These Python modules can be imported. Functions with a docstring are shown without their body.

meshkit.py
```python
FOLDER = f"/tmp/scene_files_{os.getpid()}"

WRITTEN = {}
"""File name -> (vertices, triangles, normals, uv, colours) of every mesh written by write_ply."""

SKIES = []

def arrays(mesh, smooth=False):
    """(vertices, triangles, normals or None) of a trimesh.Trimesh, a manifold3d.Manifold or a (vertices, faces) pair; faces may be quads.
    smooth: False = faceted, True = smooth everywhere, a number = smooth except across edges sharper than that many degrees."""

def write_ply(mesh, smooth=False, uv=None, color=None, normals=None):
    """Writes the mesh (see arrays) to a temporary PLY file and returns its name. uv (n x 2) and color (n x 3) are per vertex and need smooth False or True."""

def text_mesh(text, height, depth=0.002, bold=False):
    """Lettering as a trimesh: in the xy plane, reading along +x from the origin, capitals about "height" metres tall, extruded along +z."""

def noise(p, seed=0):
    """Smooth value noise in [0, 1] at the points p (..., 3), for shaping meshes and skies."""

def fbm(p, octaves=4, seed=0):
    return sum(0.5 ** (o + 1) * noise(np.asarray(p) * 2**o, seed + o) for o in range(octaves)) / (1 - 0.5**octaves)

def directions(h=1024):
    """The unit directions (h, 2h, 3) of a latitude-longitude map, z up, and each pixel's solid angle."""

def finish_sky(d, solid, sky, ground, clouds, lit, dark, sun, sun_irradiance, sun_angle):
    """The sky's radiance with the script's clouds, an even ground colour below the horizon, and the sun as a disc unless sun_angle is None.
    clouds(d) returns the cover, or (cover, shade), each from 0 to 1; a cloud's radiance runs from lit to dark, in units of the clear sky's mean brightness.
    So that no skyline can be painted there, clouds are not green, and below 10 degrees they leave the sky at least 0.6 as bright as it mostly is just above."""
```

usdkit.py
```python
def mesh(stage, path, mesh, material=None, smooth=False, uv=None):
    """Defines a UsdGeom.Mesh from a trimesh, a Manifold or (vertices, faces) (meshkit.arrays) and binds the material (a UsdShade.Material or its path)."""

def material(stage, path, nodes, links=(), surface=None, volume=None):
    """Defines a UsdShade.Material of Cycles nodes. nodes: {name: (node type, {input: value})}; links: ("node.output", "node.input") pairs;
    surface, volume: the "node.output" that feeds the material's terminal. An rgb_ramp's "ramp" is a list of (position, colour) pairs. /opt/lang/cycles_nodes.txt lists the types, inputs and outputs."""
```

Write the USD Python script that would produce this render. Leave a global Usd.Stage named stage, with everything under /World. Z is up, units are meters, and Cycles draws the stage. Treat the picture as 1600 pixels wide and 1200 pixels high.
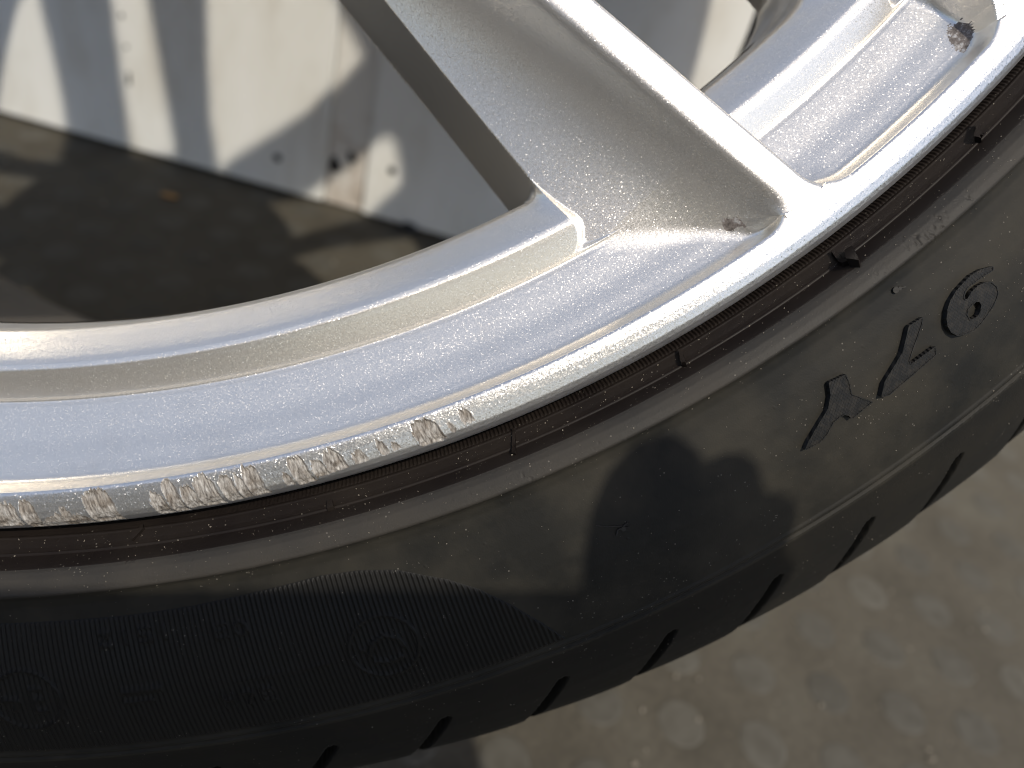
import math, random, numpy as np, trimesh, shapely, usdkit, meshkit
from shapely.geometry import Polygon, Point, LineString
from shapely.ops import unary_union
from pxr import Usd, UsdGeom, UsdLux, UsdShade, Gf, Sdf, Vt
from meshkit import fbm, noise

stage = Usd.Stage.CreateInMemory()
UsdGeom.SetStageUpAxis(stage, UsdGeom.Tokens.z)
UsdGeom.SetStageMetersPerUnit(stage, 1.0)
UsdGeom.Xform.Define(stage, '/World')
UsdGeom.Scope.Define(stage, '/World/Looks')
RND = random.Random(7)

# ------------------------------------------------------------------ camera, sun, sky, exposure
EXPOSURE = 0.12
CAM_POS = (0.160573, -0.241958, 0.328932)
CAM_R = (0.964301, 0.138657, 0.225606)
CAM_U = (-0.263704, 0.580577, 0.770319)
CAM_D = (0.024171, 0.802312, -0.596415)
cam = UsdGeom.Camera.Define(stage, '/World/camera')
cam.AddTransformOp().Set(Gf.Matrix4d(*CAM_R, 0, *CAM_U, 0, *[-v for v in CAM_D], 0, *CAM_POS, 1))
FOC = 4.3
cam.CreateFocalLengthAttr(FOC)
cam.CreateHorizontalApertureAttr(FOC * 1600 / 1201.77)
cam.CreateVerticalApertureAttr(FOC * 1200 / 1201.77)
cam.CreateClippingRangeAttr(Gf.Vec2f(0.002, 1000))
cam.CreateFStopAttr(1.5)
cam.CreateFocusDistanceAttr(0.1475)
cam.CreateExposureAttr(EXPOSURE)

SUN = np.array([0.2618, -0.5149, 0.8162]); SUN /= np.linalg.norm(SUN)
sun = UsdLux.DistantLight.Define(stage, '/World/sun')
sun.CreateIntensityAttr(0.85); sun.CreateAngleAttr(1.0); sun.CreateColorAttr(Gf.Vec3f(1.0, 0.93, 0.80))
sun.CreateNormalizeAttr(True)
z = Gf.Vec3d(*map(float, SUN)); xx = Gf.Cross(Gf.Vec3d(0, 0, 1), z).GetNormalized(); yy = Gf.Cross(z, xx)
sun.AddTransformOp().Set(Gf.Matrix4d(xx[0], xx[1], xx[2], 0, yy[0], yy[1], yy[2], 0, z[0], z[1], z[2], 0, 0, 0, 3, 1))
sky = UsdLux.DomeLight.Define(stage, '/World/sky')
skym = usdkit.material(stage, '/World/Looks/sky_look', {
    's': ('sky_texture', {'sky_type': 'single_scattering', 'sun_disc': False, 'sun_elevation': float(math.asin(SUN[2])), 'sun_rotation': float(math.atan2(SUN[0], SUN[1])), 'aerosol_density': 2.0, 'air_density': 1.0}),
    'b': ('background_shader', {'strength': 0.15})}, [('s.color', 'b.color')], surface='b.background')
UsdShade.MaterialBindingAPI.Apply(sky.GetPrim()).Bind(skym)

# ------------------------------------------------------------------ helpers
used = {}
def path_of(name, parent):
    base = (parent.GetPath().pathString if parent else '/World') + '/' + name
    k = used.get(base, 0); used[base] = k + 1
    return base if k == 0 else f'{base}_{k:03d}'
def data(p, label=None, cat=None, group=None, kind=None):
    for k, v in (('label', label), ('category', cat), ('group', group), ('kind', kind)):
        if v: p.SetCustomDataByKey(k, v)
    return p
def raw(name, v, f, mat, parent=None, n=None, **kw):
    """one mesh from vertices, triangles or quads and optional vertex normals"""
    p = path_of(name, parent); f = np.asarray(f)
    m = UsdGeom.Mesh.Define(stage, p)
    m.CreatePointsAttr(Vt.Vec3fArray.FromNumpy(np.ascontiguousarray(v, np.float32)))
    m.CreateFaceVertexCountsAttr(Vt.IntArray.FromNumpy(np.full(len(f), f.shape[1], np.int32)))
    m.CreateFaceVertexIndicesAttr(Vt.IntArray.FromNumpy(np.ascontiguousarray(f.ravel(), np.int32)))
    m.CreateSubdivisionSchemeAttr('none')
    if n is not None:
        m.CreateNormalsAttr(Vt.Vec3fArray.FromNumpy(np.ascontiguousarray(n, np.float32))); m.SetNormalsInterpolation('vertex')
    UsdShade.MaterialBindingAPI.Apply(m.GetPrim()).Bind(mat)
    return data(m.GetPrim(), **kw)
def sub(v, f, n, keep):
    f = f[keep]; u, inv = np.unique(f, return_inverse=True)
    return v[u], inv.reshape(f.shape), (n[u] if n is not None else None)
def tri(name, mesh, mat, parent=None, smooth=30, **kw):
    v, f, n = meshkit.arrays(mesh, smooth)
    return raw(name, v, f, mat, parent, n, **kw)
def thing(name, loc, label=None, cat=None, rotx=0, **kw):
    x = UsdGeom.Xform.Define(stage, path_of(name, None)); x.AddTranslateOp().Set(Gf.Vec3d(*map(float, loc)))
    if rotx: x.AddRotateXOp().Set(float(rotx))
    return data(x.GetPrim(), label, cat, **kw)
def quads(nu, nv):
    i = np.arange(nu * nv).reshape(nu, nv)
    return np.stack([i[:-1, :-1], i[1:, :-1], i[1:, 1:], i[:-1, 1:]], -1).reshape(-1, 4)
def grid_normals(P, flip=1):
    a = np.gradient(P, axis=0); b = np.gradient(P, axis=1)
    n = np.cross(a, b) * flip
    return (n / np.maximum(np.linalg.norm(n, axis=-1, keepdims=True), 1e-12)).reshape(-1, 3)
def sstep(a, b, x):
    t = np.clip((x - a) / (b - a), 0, 1); return t * t * (3 - 2 * t)
def smax(a, b, k):
    h = np.clip(0.5 + 0.5 * (a - b) / k, 0, 1); return b + (a - b) * h + k * h * (1 - h)
def smin(a, b, k): return -smax(-a, -b, k)
def n2(u, v, seed=0): return noise(np.stack([u, v, np.zeros_like(u) + 0.37], -1), seed)

# ------------------------------------------------------------------ materials
def mat(name, nodes, links, surface='p.BSDF'): return usdkit.material(stage, '/World/Looks/' + name, nodes, links, surface)
CO = ('texture_coordinate', {})
def flake_paint(name, base, rough, flake, metallic=0.9, coat=0.15, grain=0.0, cell=3600.0, dirt=0.0, dirtcol=(0.2, 0.15, 0.1)):
    n = {'c': CO, 'g': ('geometry', {}),
         'v': ('voronoi_texture', {'scale': cell, 'feature': 'f1'}),
         'sb': ('vector_math', {'math_type': 'subtract', 'vector2': (0.5, 0.5, 0.5)}),
         'sc': ('vector_math', {'math_type': 'scale'}),
         'se': ('separate_color', {}), 'gt': ('math', {'math_type': 'greater_than', 'value2': 0.94}), 'ma': ('math', {'math_type': 'multiply_add', 'value2': flake * 2.2, 'value3': flake}),
         'ad': ('vector_math', {'math_type': 'add'}),
         'nm': ('vector_math', {'math_type': 'normalize'}),
         'no': ('noise_texture', {'scale': 1500.0, 'detail': 2.0, 'roughness': 0.6}),
         'bu': ('bump', {'strength': grain, 'distance': 0.0003}),
         'dn': ('noise_texture', {'scale': 90.0, 'detail': 6.0, 'roughness': 0.65}),
         'dr': ('rgb_ramp', {'ramp': [(0.55, (0, 0, 0)), (0.75, (1, 1, 1))]}),
         'dm': ('math', {'math_type': 'multiply', 'value2': dirt}),
         'mx': ('mix_color', {'a': base, 'b': dirtcol}),
         'p': ('principled_bsdf', {'metallic': metallic, 'roughness': rough, 'coat_weight': coat, 'coat_roughness': 0.12})}
    l = [('c.object', 'v.vector'), ('c.object', 'no.vector'), ('c.object', 'dn.vector'), ('v.color', 'sb.vector1'), ('sb.vector', 'sc.vector1'), ('no.fac', 'bu.height'),
         ('bu.normal', 'ad.vector1'), ('sc.vector', 'ad.vector2'), ('ad.vector', 'nm.vector1'), ('nm.vector', 'p.normal'),
         ('dn.fac', 'dr.fac'), ('dr.color', 'dm.value1'), ('dm.value', 'mx.fac'), ('mx.result', 'p.base_color')]
    l += [('v.color', 'se.color'), ('se.r', 'gt.value1'), ('gt.value', 'ma.value1'), ('ma.value', 'sc.scale')]
    return mat(name, n, l)
M_silver = flake_paint('silver_paint', (0.83, 0.79, 0.72), 0.34, 0.10, 0.92, 0.08, dirt=0.08, cell=5800.0)
M_lip = flake_paint('silver_lip_paint', (0.68, 0.67, 0.65), 0.335, 0.13, 0.92, 0.08, grain=0.17, cell=4800.0)
M_barrel = flake_paint('barrel_paint', (0.11, 0.10, 0.088), 0.6, 0.05, 0.3, 0.0, dirt=0.5)
M_scuff = mat('abraded_alloy', {'c': CO, 'm': ('mapping', {'mapping_type': 'texture', 'rotation': (0.0, -0.45, 0.0), 'scale': (1.0, 1.0, 6.0)}), 'n': ('noise_texture', {'scale': 2300.0, 'detail': 4.0, 'roughness': 0.6}),
    'n2': ('noise_texture', {'scale': 420.0, 'detail': 4.0, 'roughness': 0.6}),
    'r': ('rgb_ramp', {'ramp': [(0.28, (0.09, 0.078, 0.068)), (0.42, (0.25, 0.232, 0.213)), (0.58, (0.40, 0.38, 0.355)), (0.8, (0.66, 0.645, 0.62))]}),
    'r2': ('rgb_ramp', {'ramp': [(0.35, (0.55, 0.5, 0.45)), (0.6, (1, 1, 1))]}),
    'x': ('mix_color', {'blend_type': 'multiply', 'fac': 1.0}), 'b': ('bump', {'strength': 0.8, 'distance': 0.00025}),
    'p': ('principled_bsdf', {'metallic': 0.25, 'roughness': 0.68})},
    [('c.object', 'm.vector'), ('m.vector', 'n.vector'), ('c.object', 'n2.vector'), ('n.fac', 'r.fac'), ('n2.fac', 'r2.fac'), ('r.color', 'x.a'), ('r2.color', 'x.b'), ('x.result', 'p.base_color'), ('n.fac', 'b.height'), ('b.normal', 'p.normal')])
def rubber(name, base, dust, dust_amt, rough=0.5, spec=0.5, bump=0.25):
    return mat(name, {'c': CO, 'n': ('noise_texture', {'scale': 55.0, 'detail': 5.0, 'roughness': 0.6}), 'f': ('noise_texture', {'scale': 3000.0, 'detail': 3.0, 'roughness': 0.7}),
        'r': ('rgb_ramp', {'ramp': [(0.35, (0, 0, 0)), (0.72, (1, 1, 1))]}), 'a': ('math', {'math_type': 'multiply', 'value2': dust_amt}),
        'sp': ('voronoi_texture', {'scale': 900.0}), 'sr': ('rgb_ramp', {'ramp': [(0.10, (1, 1, 1)), (0.16, (0, 0, 0))]}),
        'sn': ('noise_texture', {'scale': 140.0, 'detail': 2.0}), 'st': ('math', {'math_type': 'greater_than', 'value2': 0.60}), 'sm': ('math', {'math_type': 'multiply'}), 'sk': ('math', {'math_type': 'multiply', 'value2': 0.45}),
        'x': ('mix_color', {'a': base, 'b': dust}), 'y': ('mix_color', {'b': (0.22, 0.2, 0.17)}), 'b': ('bump', {'strength': bump, 'distance': 0.00015}),
        'rr': ('map_range', {'from_min': 0.3, 'from_max': 0.75, 'to_min': rough - 0.06, 'to_max': rough + 0.12}),
        'p': ('principled_bsdf', {'specular_ior_level': spec})},
        [('c.object', 'n.vector'), ('c.object', 'f.vector'), ('c.object', 'sp.vector'), ('c.object', 'sn.vector'), ('n.fac', 'r.fac'), ('r.color', 'a.value1'), ('a.value', 'x.fac'), ('x.result', 'y.a'), ('sp.distance', 'sr.fac'),
         ('sn.fac', 'st.value1'), ('sr.color', 'sm.value1'), ('st.value', 'sm.value2'), ('sm.value', 'sk.value1'), ('sk.value', 'y.fac'), ('y.result', 'p.base_color'),
         ('f.fac', 'b.height'), ('b.normal', 'p.normal'), ('n.fac', 'rr.value'), ('rr.result', 'p.roughness')])
M_tyre = rubber('tyre_rubber', (0.0120, 0.0116, 0.0102), (0.036, 0.0320, 0.0245), 0.85, 0.56, 0.13)
M_bead = rubber('bead_rubber', (0.0085, 0.0062, 0.0054), (0.017, 0.0128, 0.0095), 0.7, 0.52, 0.16)
M_guard = rubber('worn_rubber', (0.024, 0.0222, 0.0198), (0.044, 0.038, 0.031), 0.7, 0.58, 0.2, 0.4)
M_panel = rubber('ribbed_rubber', (0.0085, 0.0082, 0.0076), (0.014, 0.0125, 0.0100), 0.6, 0.50, 0.16)
M_tread = rubber('tread_rubber', (0.0095, 0.0092, 0.0084), (0.020, 0.0175, 0.0130), 0.7, 0.6, 0.12, 0.4)
M_letter = mat('hatched_rubber', {'c': CO, 'w': ('wave_texture', {'wave_type': 'bands', 'bands_direction': 'x', 'scale': 620.0}), 'n': ('noise_texture', {'scale': 900.0, 'detail': 4.0}),
    'r': ('rgb_ramp', {'ramp': [(0.45, (0.007, 0.0066, 0.006)), (0.8, (0.026, 0.022, 0.017))]}), 'b': ('bump', {'strength': 0.9, 'distance': 0.0002}), 'p': ('principled_bsdf', {'roughness': 0.6, 'specular_ior_level': 0.35})},
    [('c.object', 'w.vector'), ('c.object', 'n.vector'), ('n.fac', 'r.fac'), ('r.color', 'p.base_color'), ('w.fac', 'b.height'), ('b.normal', 'p.normal')])
M_grit = mat('pale_grit', {'o': ('geometry', {}), 'r': ('rgb_ramp', {'ramp': [(0, (0.16, 0.14, 0.11)), (1, (0.55, 0.52, 0.46))]}), 'p': ('principled_bsdf', {'roughness': 0.8})},
    [('o.random_per_island', 'r.fac'), ('r.color', 'p.base_color')])
M_wall = mat('white_panel', {'c': CO, 'm': ('mapping', {'scale': (1.0, 1.0, 0.35)}), 'n': ('noise_texture', {'scale': 26.0, 'detail': 6.0, 'roughness': 0.65}), 'n2': ('noise_texture', {'scale': 5.0, 'detail': 3.0}),
    'r': ('rgb_ramp', {'ramp': [(0.3, (0.66, 0.63, 0.57)), (0.5, (0.77, 0.76, 0.72)), (0.7, (0.80, 0.79, 0.765))]}), 'b': ('bump', {'strength': 0.12, 'distance': 0.001}),
    'p': ('principled_bsdf', {'roughness': 0.5, 'specular_ior_level': 0.3})},
    [('c.object', 'm.vector'), ('m.vector', 'n.vector'), ('c.object', 'n2.vector'), ('n.fac', 'r.fac'), ('r.color', 'p.base_color'), ('n2.fac', 'b.height'), ('b.normal', 'p.normal')])
M_strip = mat('stained_strip', {'g': ('geometry', {}), 's': ('separate_xyz', {}), 'n': ('noise_texture', {'scale': 60.0, 'detail': 6.0, 'roughness': 0.7}),
    'h': ('map_range', {'from_min': 0.0, 'from_max': 0.10, 'to_min': 0.16, 'to_max': -0.14}), 'a': ('math', {'math_type': 'add'}), 'r': ('rgb_ramp', {'ramp': [(0.42, (0.72, 0.70, 0.66)), (0.62, (0.52, 0.46, 0.40)), (0.88, (0.24, 0.19, 0.15))]}),
    'p': ('principled_bsdf', {'roughness': 0.6, 'specular_ior_level': 0.3})},
    [('g.position', 's.vector'), ('s.z', 'h.value'), ('g.position', 'n.vector'), ('n.fac', 'a.value1'), ('h.result', 'a.value2'), ('a.value', 'r.fac'), ('r.color', 'p.base_color')])
def plain(name, col, rough=0.6, metallic=0.0, **kw): return mat(name, {'p': ('principled_bsdf', {'base_color': col, 'roughness': rough, 'metallic': metallic, **kw})}, [])
M_black = plain('black_rubber', (0.015, 0.015, 0.016), 0.6)
M_screw = plain('dark_screw', (0.03, 0.03, 0.032), 0.45, 0.6)
M_leaf = plain('dry_leaf', (0.30, 0.16, 0.05), 0.7)
M_floor = mat('dusty_mat', {'g': ('geometry', {}), 'n': ('noise_texture', {'scale': 16.0, 'detail': 7.0, 'roughness': 0.62}), 'n2': ('noise_texture', {'scale': 240.0, 'detail': 5.0, 'roughness': 0.7}),
    'r': ('rgb_ramp', {'ramp': [(0.3, (0.046, 0.040, 0.029)), (0.5, (0.064, 0.056, 0.042)), (0.7, (0.076, 0.069, 0.053))]}), 'r2': ('rgb_ramp', {'ramp': [(0.3, (0.7, 0.7, 0.7)), (0.65, (1.1, 1.1, 1.1))]}), 'x': ('mix_color', {'blend_type': 'multiply', 'fac': 1.0}),
    'b': ('bump', {'strength': 0.35, 'distance': 0.0008}), 'p': ('principled_bsdf', {'roughness': 0.75, 'specular_ior_level': 0.3})},
    [('g.position', 'n.vector'), ('g.position', 'n2.vector'), ('n.fac', 'r.fac'), ('n2.fac', 'r2.fac'), ('r.color', 'x.a'), ('r2.color', 'x.b'), ('x.result', 'p.base_color'), ('n2.fac', 'b.height'), ('b.normal', 'p.normal')])
M_stud = mat('worn_stud', {'g': ('geometry', {}), 'o': ('object_info', {}), 'n': ('noise_texture', {'scale': 90.0, 'detail': 6.0, 'roughness': 0.65}),
    'r': ('rgb_ramp', {'ramp': [(0.3, (0.048, 0.043, 0.033)), (0.6, (0.071, 0.066, 0.054))]}), 'v': ('map_range', {'to_min': 0.8, 'to_max': 1.12}), 'cc': ('combine_xyz', {}), 'x': ('vector_math', {'math_type': 'scale'}),
    'b': ('bump', {'strength': 0.3, 'distance': 0.0006}), 'p': ('principled_bsdf', {'roughness': 0.7, 'specular_ior_level': 0.3})},
    [('g.position', 'n.vector'), ('n.fac', 'r.fac'), ('o.random', 'v.value'), ('r.color', 'x.vector1'), ('v.result', 'x.scale'), ('x.vector', 'p.base_color'), ('n.fac', 'b.height'), ('b.normal', 'p.normal')])

# ------------------------------------------------------------------ floor: studded rubber mat
WALL_Y = 0.3868
nx = np.linspace(0, 1, 2)
raw('floor', np.array([(-40, -40, 0), (40, -40, 0), (40, 40, 0), (-40, 40, 0)], float), [(0, 1, 2, 3)], M_floor, kind='structure')
floor = stage.GetPrimAtPath('/World/floor')
stud_v = []
prof = [(0.0, 0.00055), (0.0095, 0.00052), (0.0112, 0.00038), (0.0120, 0.0001), (0.0124, -0.0004)]
S = 24; sv = [(0, 0, prof[0][1])]; sf = []
for r, h in prof[1:]: sv += [(r * math.cos(2 * math.pi * k / S), r * math.sin(2 * math.pi * k / S), h) for k in range(S)]
for k in range(S): sf.append((0, 1 + k, 1 + (k + 1) % S))
for j in range(len(prof) - 2):
    a, b = 1 + j * S, 1 + (j + 1) * S
    for k in range(S): sf += [(a + k, b + k, b + (k + 1) % S), (a + k, b + (k + 1) % S, a + (k + 1) % S)]
sv, sf = np.array(sv), np.array(sf)
near, far = [], []
for i in range(-30, 31):
    for j in range(-30, 10):
        x, y = 0.3735 + 0.0412 * i, 0.0118 + 0.0398 * j
        if y > WALL_Y - 0.008 or abs(x) > 1.1 or y < -1: continue
        vis = (x > 0.17 and -0.09 < y < 0.30 and x < 0.66) or (-0.33 < x < 0.12 and 0.08 < y)
        (near if vis else far).append((x, y))
for x, y in near:
    s = 1 + 0.06 * (noise(np.array([x * 90, y * 90, 1.0])) - 0.5)
    raw('stud', sv * [s, s, 0.9 + 0.3 * RND.random()] + [x, y, 0], sf, M_stud, floor, np.array(meshkit.arrays((sv, sf), True)[2]))
fv = np.concatenate([sv + [x, y, 0] for x, y in far]); ff = np.concatenate([sf + len(sv) * k for k in range(len(far))])
raw('far_studs', fv, ff, M_stud, floor, kind='stuff')

# ------------------------------------------------------------------ white panelled wall
def bevel_box(x0, x1, y0, y1, z0, z1, b=0.0012):
    pts = []
    for sx in (0, 1):
        for sy in (0, 1):
            for sz in (0, 1):
                c = np.array([(x0, x1)[sx], (y0, y1)[sy], (z0, z1)[sz]])
                d = np.array([1 - 2 * sx, 1 - 2 * sy, 1 - 2 * sz]) * b
                for k in range(3):
                    e = d.copy(); e[k] = 0; pts.append(c + e)
    return trimesh.Trimesh(pts, process=False).convex_hull
wall = thing('panel_wall', (0, WALL_Y, 0), 'white sheet panel wall with screwed seam strip behind the wheel', 'wall')
G0 = 0.0035
tri('panel', bevel_box(-1.9, -0.0315, 0, 0.03, G0, 0.74), M_wall, wall, smooth=20)
tri('panel', bevel_box(0.0052, 1.9, 0, 0.03, 0.0025, 0.74), M_wall, wall, smooth=20)
tri('seam_strip', bevel_box(-0.0305, 0.0042, 0.0050, 0.03, 0.0015, 0.738), M_strip, wall, smooth=20, label='stained joint strip between the panels')
tri('base_rail', bevel_box(-1.9, 1.9, 0.012, 0.034, -0.001, 0.02, 0.0008), M_black, wall, smooth=20)
def screw(x, zz, r, name='screw_head', deep=0.0):
    m = trimesh.creation.revolve([(0, -0.0016), (r * 0.55, -0.0014), (r * 0.95, -0.0006), (r, 0.001)], sections=20)
    m.apply_transform(trimesh.transformations.rotation_matrix(-math.pi / 2, (1, 0, 0)))
    v = np.array(m.vertices)
    m.vertices = v + [x, deep, zz]; tri(name, m, M_screw, wall)
screw(-0.0741, 0.0327, 0.0036); screw(0.0274, 0.0500, 0.0036)
for x, zz, a, b, rot in ((-0.0246, 0.0385, 0.0052, 0.0072, 0.2), (-0.0100, 0.0495, 0.0034, 0.0055, 0.6)):
    t = np.linspace(0, 2 * math.pi, 25)[:-1]
    q = np.stack([a * np.cos(t), b * np.sin(t)], 1) * (1 + 0.15 * np.sin(3 * t + x * 900))[:, None]
    q = q @ np.array([[math.cos(rot), math.sin(rot)], [-math.sin(rot), math.cos(rot)]])
    m = trimesh.creation.extrude_polygon(Polygon(q), 0.0007, engine='earcut')
    v = np.array(m.vertices); m.vertices = np.stack([x + v[:, 0], 0.0049 - v[:, 2] + 0.0003, zz + v[:, 1]], 1); m.invert()
    tri('hole_plug', m, M_black, wall, smooth=False)
for x, zz, l in ((-0.2075, 0.116, 0.004), (-0.2055, 0.092, 0.003), (-0.2050, 0.066, 0.011)):
    tri('dark_nick', bevel_box(x - 0.0016, x + 0.0012, -0.0006, 0.004, zz - l / 2, zz + l / 2, 0.0005), M_screw, wall, smooth=False)

# ------------------------------------------------------------------ the wheel, built in its own frame: x right, y into the wheel, z up, centre at the origin (millimetres)
LEAN = 36.4
ca, sa = math.cos(math.radians(LEAN)), math.sin(math.radians(LEAN))
TREAD = [(338.2, 26.3), (341, 34), (342.5, 45), (343.3, 70), (343.6, 128), (343.3, 186), (342.5, 210), (341, 221), (338, 229)]
low = min(TREAD, key=lambda q: -q[0] * ca - q[1] * sa)
zb = -low[0] * ca - low[1] * sa
BASE = np.array([0.0, low[1], -low[0]])                      # contact point in the wheel's frame
wheel = thing('car_wheel', (0, (BASE[1] * ca + BASE[2] * sa) / 1000, 0), 'silver alloy car wheel with kerbed lip and black tyre leaning on the wall', 'wheel', rotx=-LEAN)
def W(v): return (np.asarray(v, float) - BASE) / 1000.0
def polar(r, th, y): return np.stack([r * np.sin(th), np.broadcast_to(y, np.broadcast(r, th).shape), -r * np.cos(th)], -1)
D2 = math.pi / 180

# ---- rim
RING = np.array([(60, -70), (229.5, -70), (230.6, -24), (231.9, -16.5), (232.3, -11.2), (232.9, -9.6), (234, -8.5), (236, -6.95), (238, -5.45), (239.4, -4.5), (240.4, -4.0), (241.2, -3.85), (242, -4.05), (243.5, -4.65), (245.5, -5.55), (246.6, -6.1), (247.4, -6.6),
                 (248.6, -6.15), (251, -5.3), (255, -3.9), (258.5, -2.35), (260.8, -1.35), (262.2, -0.55), (262.9, 0.5), (263.3, 2.4), (263.55, 4.2), (263.8, 5.08), (264.6, 5.35), (270, 5.2)])
from scipy.interpolate import PchipInterpolator
_ring = PchipInterpolator(RING[:, 0], RING[:, 1])
def ring_h(r): return _ring(np.clip(r, RING[0, 0], RING[-1, 0]))
def soft(u, w): return 0.5 * (u + np.sqrt(u * u + w * w))
def spoke_lines(r, th):
    sg = ((th / D2 - 58.4 + 36) % 72) - 36; ph = np.abs(sg) * D2
    p, q = r * np.sin(ph), r * np.cos(ph)
    flare = np.where(sg > 0, 0.20 * np.clip(258 - q, 0, 30), 0)          # the second spoke of a pair stands a little further off
    pR = 24.3 + 0.124 * (257.8 - q) + flare
    pL = pR + 6.8 + 0.01 * (257.8 - q)
    round_ = np.clip((r - 241.0) / 6.0, 0, 1)
    pE = 5.5 * (1 - np.sqrt(1 - 0.98 * round_ ** 2)) + np.maximum(59.4 + 0.07 * (q - 216.8) - np.where(sg > 0, 0.06 * np.clip(200 - q, 0, 100), 0), pL + 3)
    return sg, p, q, pR, pL, pE
PS = 16.5                                                                     # inner shelf of the second spoke of a pair
def rec_h(v, q):
    k = np.clip(240 - q, 0, 110)
    return 5.32 - (7.0 + 0.060 * k) * (1 - np.exp(-v / 5.2)) - (0.195 + 0.0034 * k) * v
def corner(r, p, pR, pL):
    """how far the round corners between lip and ridge reach into the pockets"""
    a, b = r - 263.7, np.minimum(p - pR, pL - p)
    return np.clip(smax(a, b, 7.0) - np.maximum(a, b), 0, None) * sstep(-5.5, -1.0, np.maximum(a, b))
def spoke_h(r, th):
    sg, p, q, pR, pL, pE = spoke_lines(r, th)
    fc = corner(r, p, pR, pL)
    pR, pL = pR - fc, pL + fc
    v = np.clip(soft(p - pL, 1.0) - 0.12, 0, None)
    top = rec_h(v, q)
    t = np.clip((p - PS) / np.maximum(pR - PS, 1), 0, 1)
    shelf = -6.4 + 11.7 * t ** 2.6 - 13.0 * (soft(PS - 0.3 - p, 1.0))
    inner = np.where(sg > 0, np.where(p < pR + 1, shelf, 9.0), 6.2 - 6.0 * soft(pR + 0.1 - p, 0.8))
    top = smin(top, inner, 0.6)
    hE = rec_h(np.clip(pE - pL, 0, None), q)
    return smin(top, hE + 0.9 - 9.0 * (p - pE), 2.6)
RX = RING[(RING[:, 0] > 229) & (RING[:, 0] < 241.3)]
def face_h(r, th):
    sg, p, q, pR, pL, pE = spoke_lines(r, th)
    s = spoke_h(r, th)
    # the foot of each spoke opens into the window with a wide round corner
    dR = 247.0 - r
    outer = p > 0.5 * (pR + pE)
    edge = np.where(outer, rec_h(np.clip(pE - pL, 0, None), q), -6.9) - 0.8
    off = 247.0 - np.interp(edge, RX[:, 1], RX[:, 0])
    dist = np.where(outer, np.abs(p - pE) * (0.85 + 5 * sstep(237, 224, r)), np.where(sg > 0, np.abs(PS - p) * (0.62 + 5 * sstep(230, 214, r)), 60.0))
    g = 1.0
    d = np.where((dR > 0) & (r > 215), np.minimum(np.maximum(smin(dR, dist * g + off, 7.5), 0.0), dR), dR)
    a = np.where(d < 0, ring_h(247.0 - d + corner(r, p, pR, pL)), ring_h(247.0 - d))
    into = np.where(outer, np.clip(pE - 0.2 - p, 0, 30), np.where(sg > 0, np.clip(p - PS - 0.2, 0, 30), 0.0))
    a = a - 1.7 * into * sstep(0.0, 2.5, dR)
    h = np.minimum(smax(a, s, 1.2), 5.36)
    hub = 2 - 0.0009 * r * r - 5.0 * np.clip(r - 104, 0, None)
    h = np.where(r < 130, smax(h, hub, 4), h)
    return h, s > a + 0.02
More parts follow.
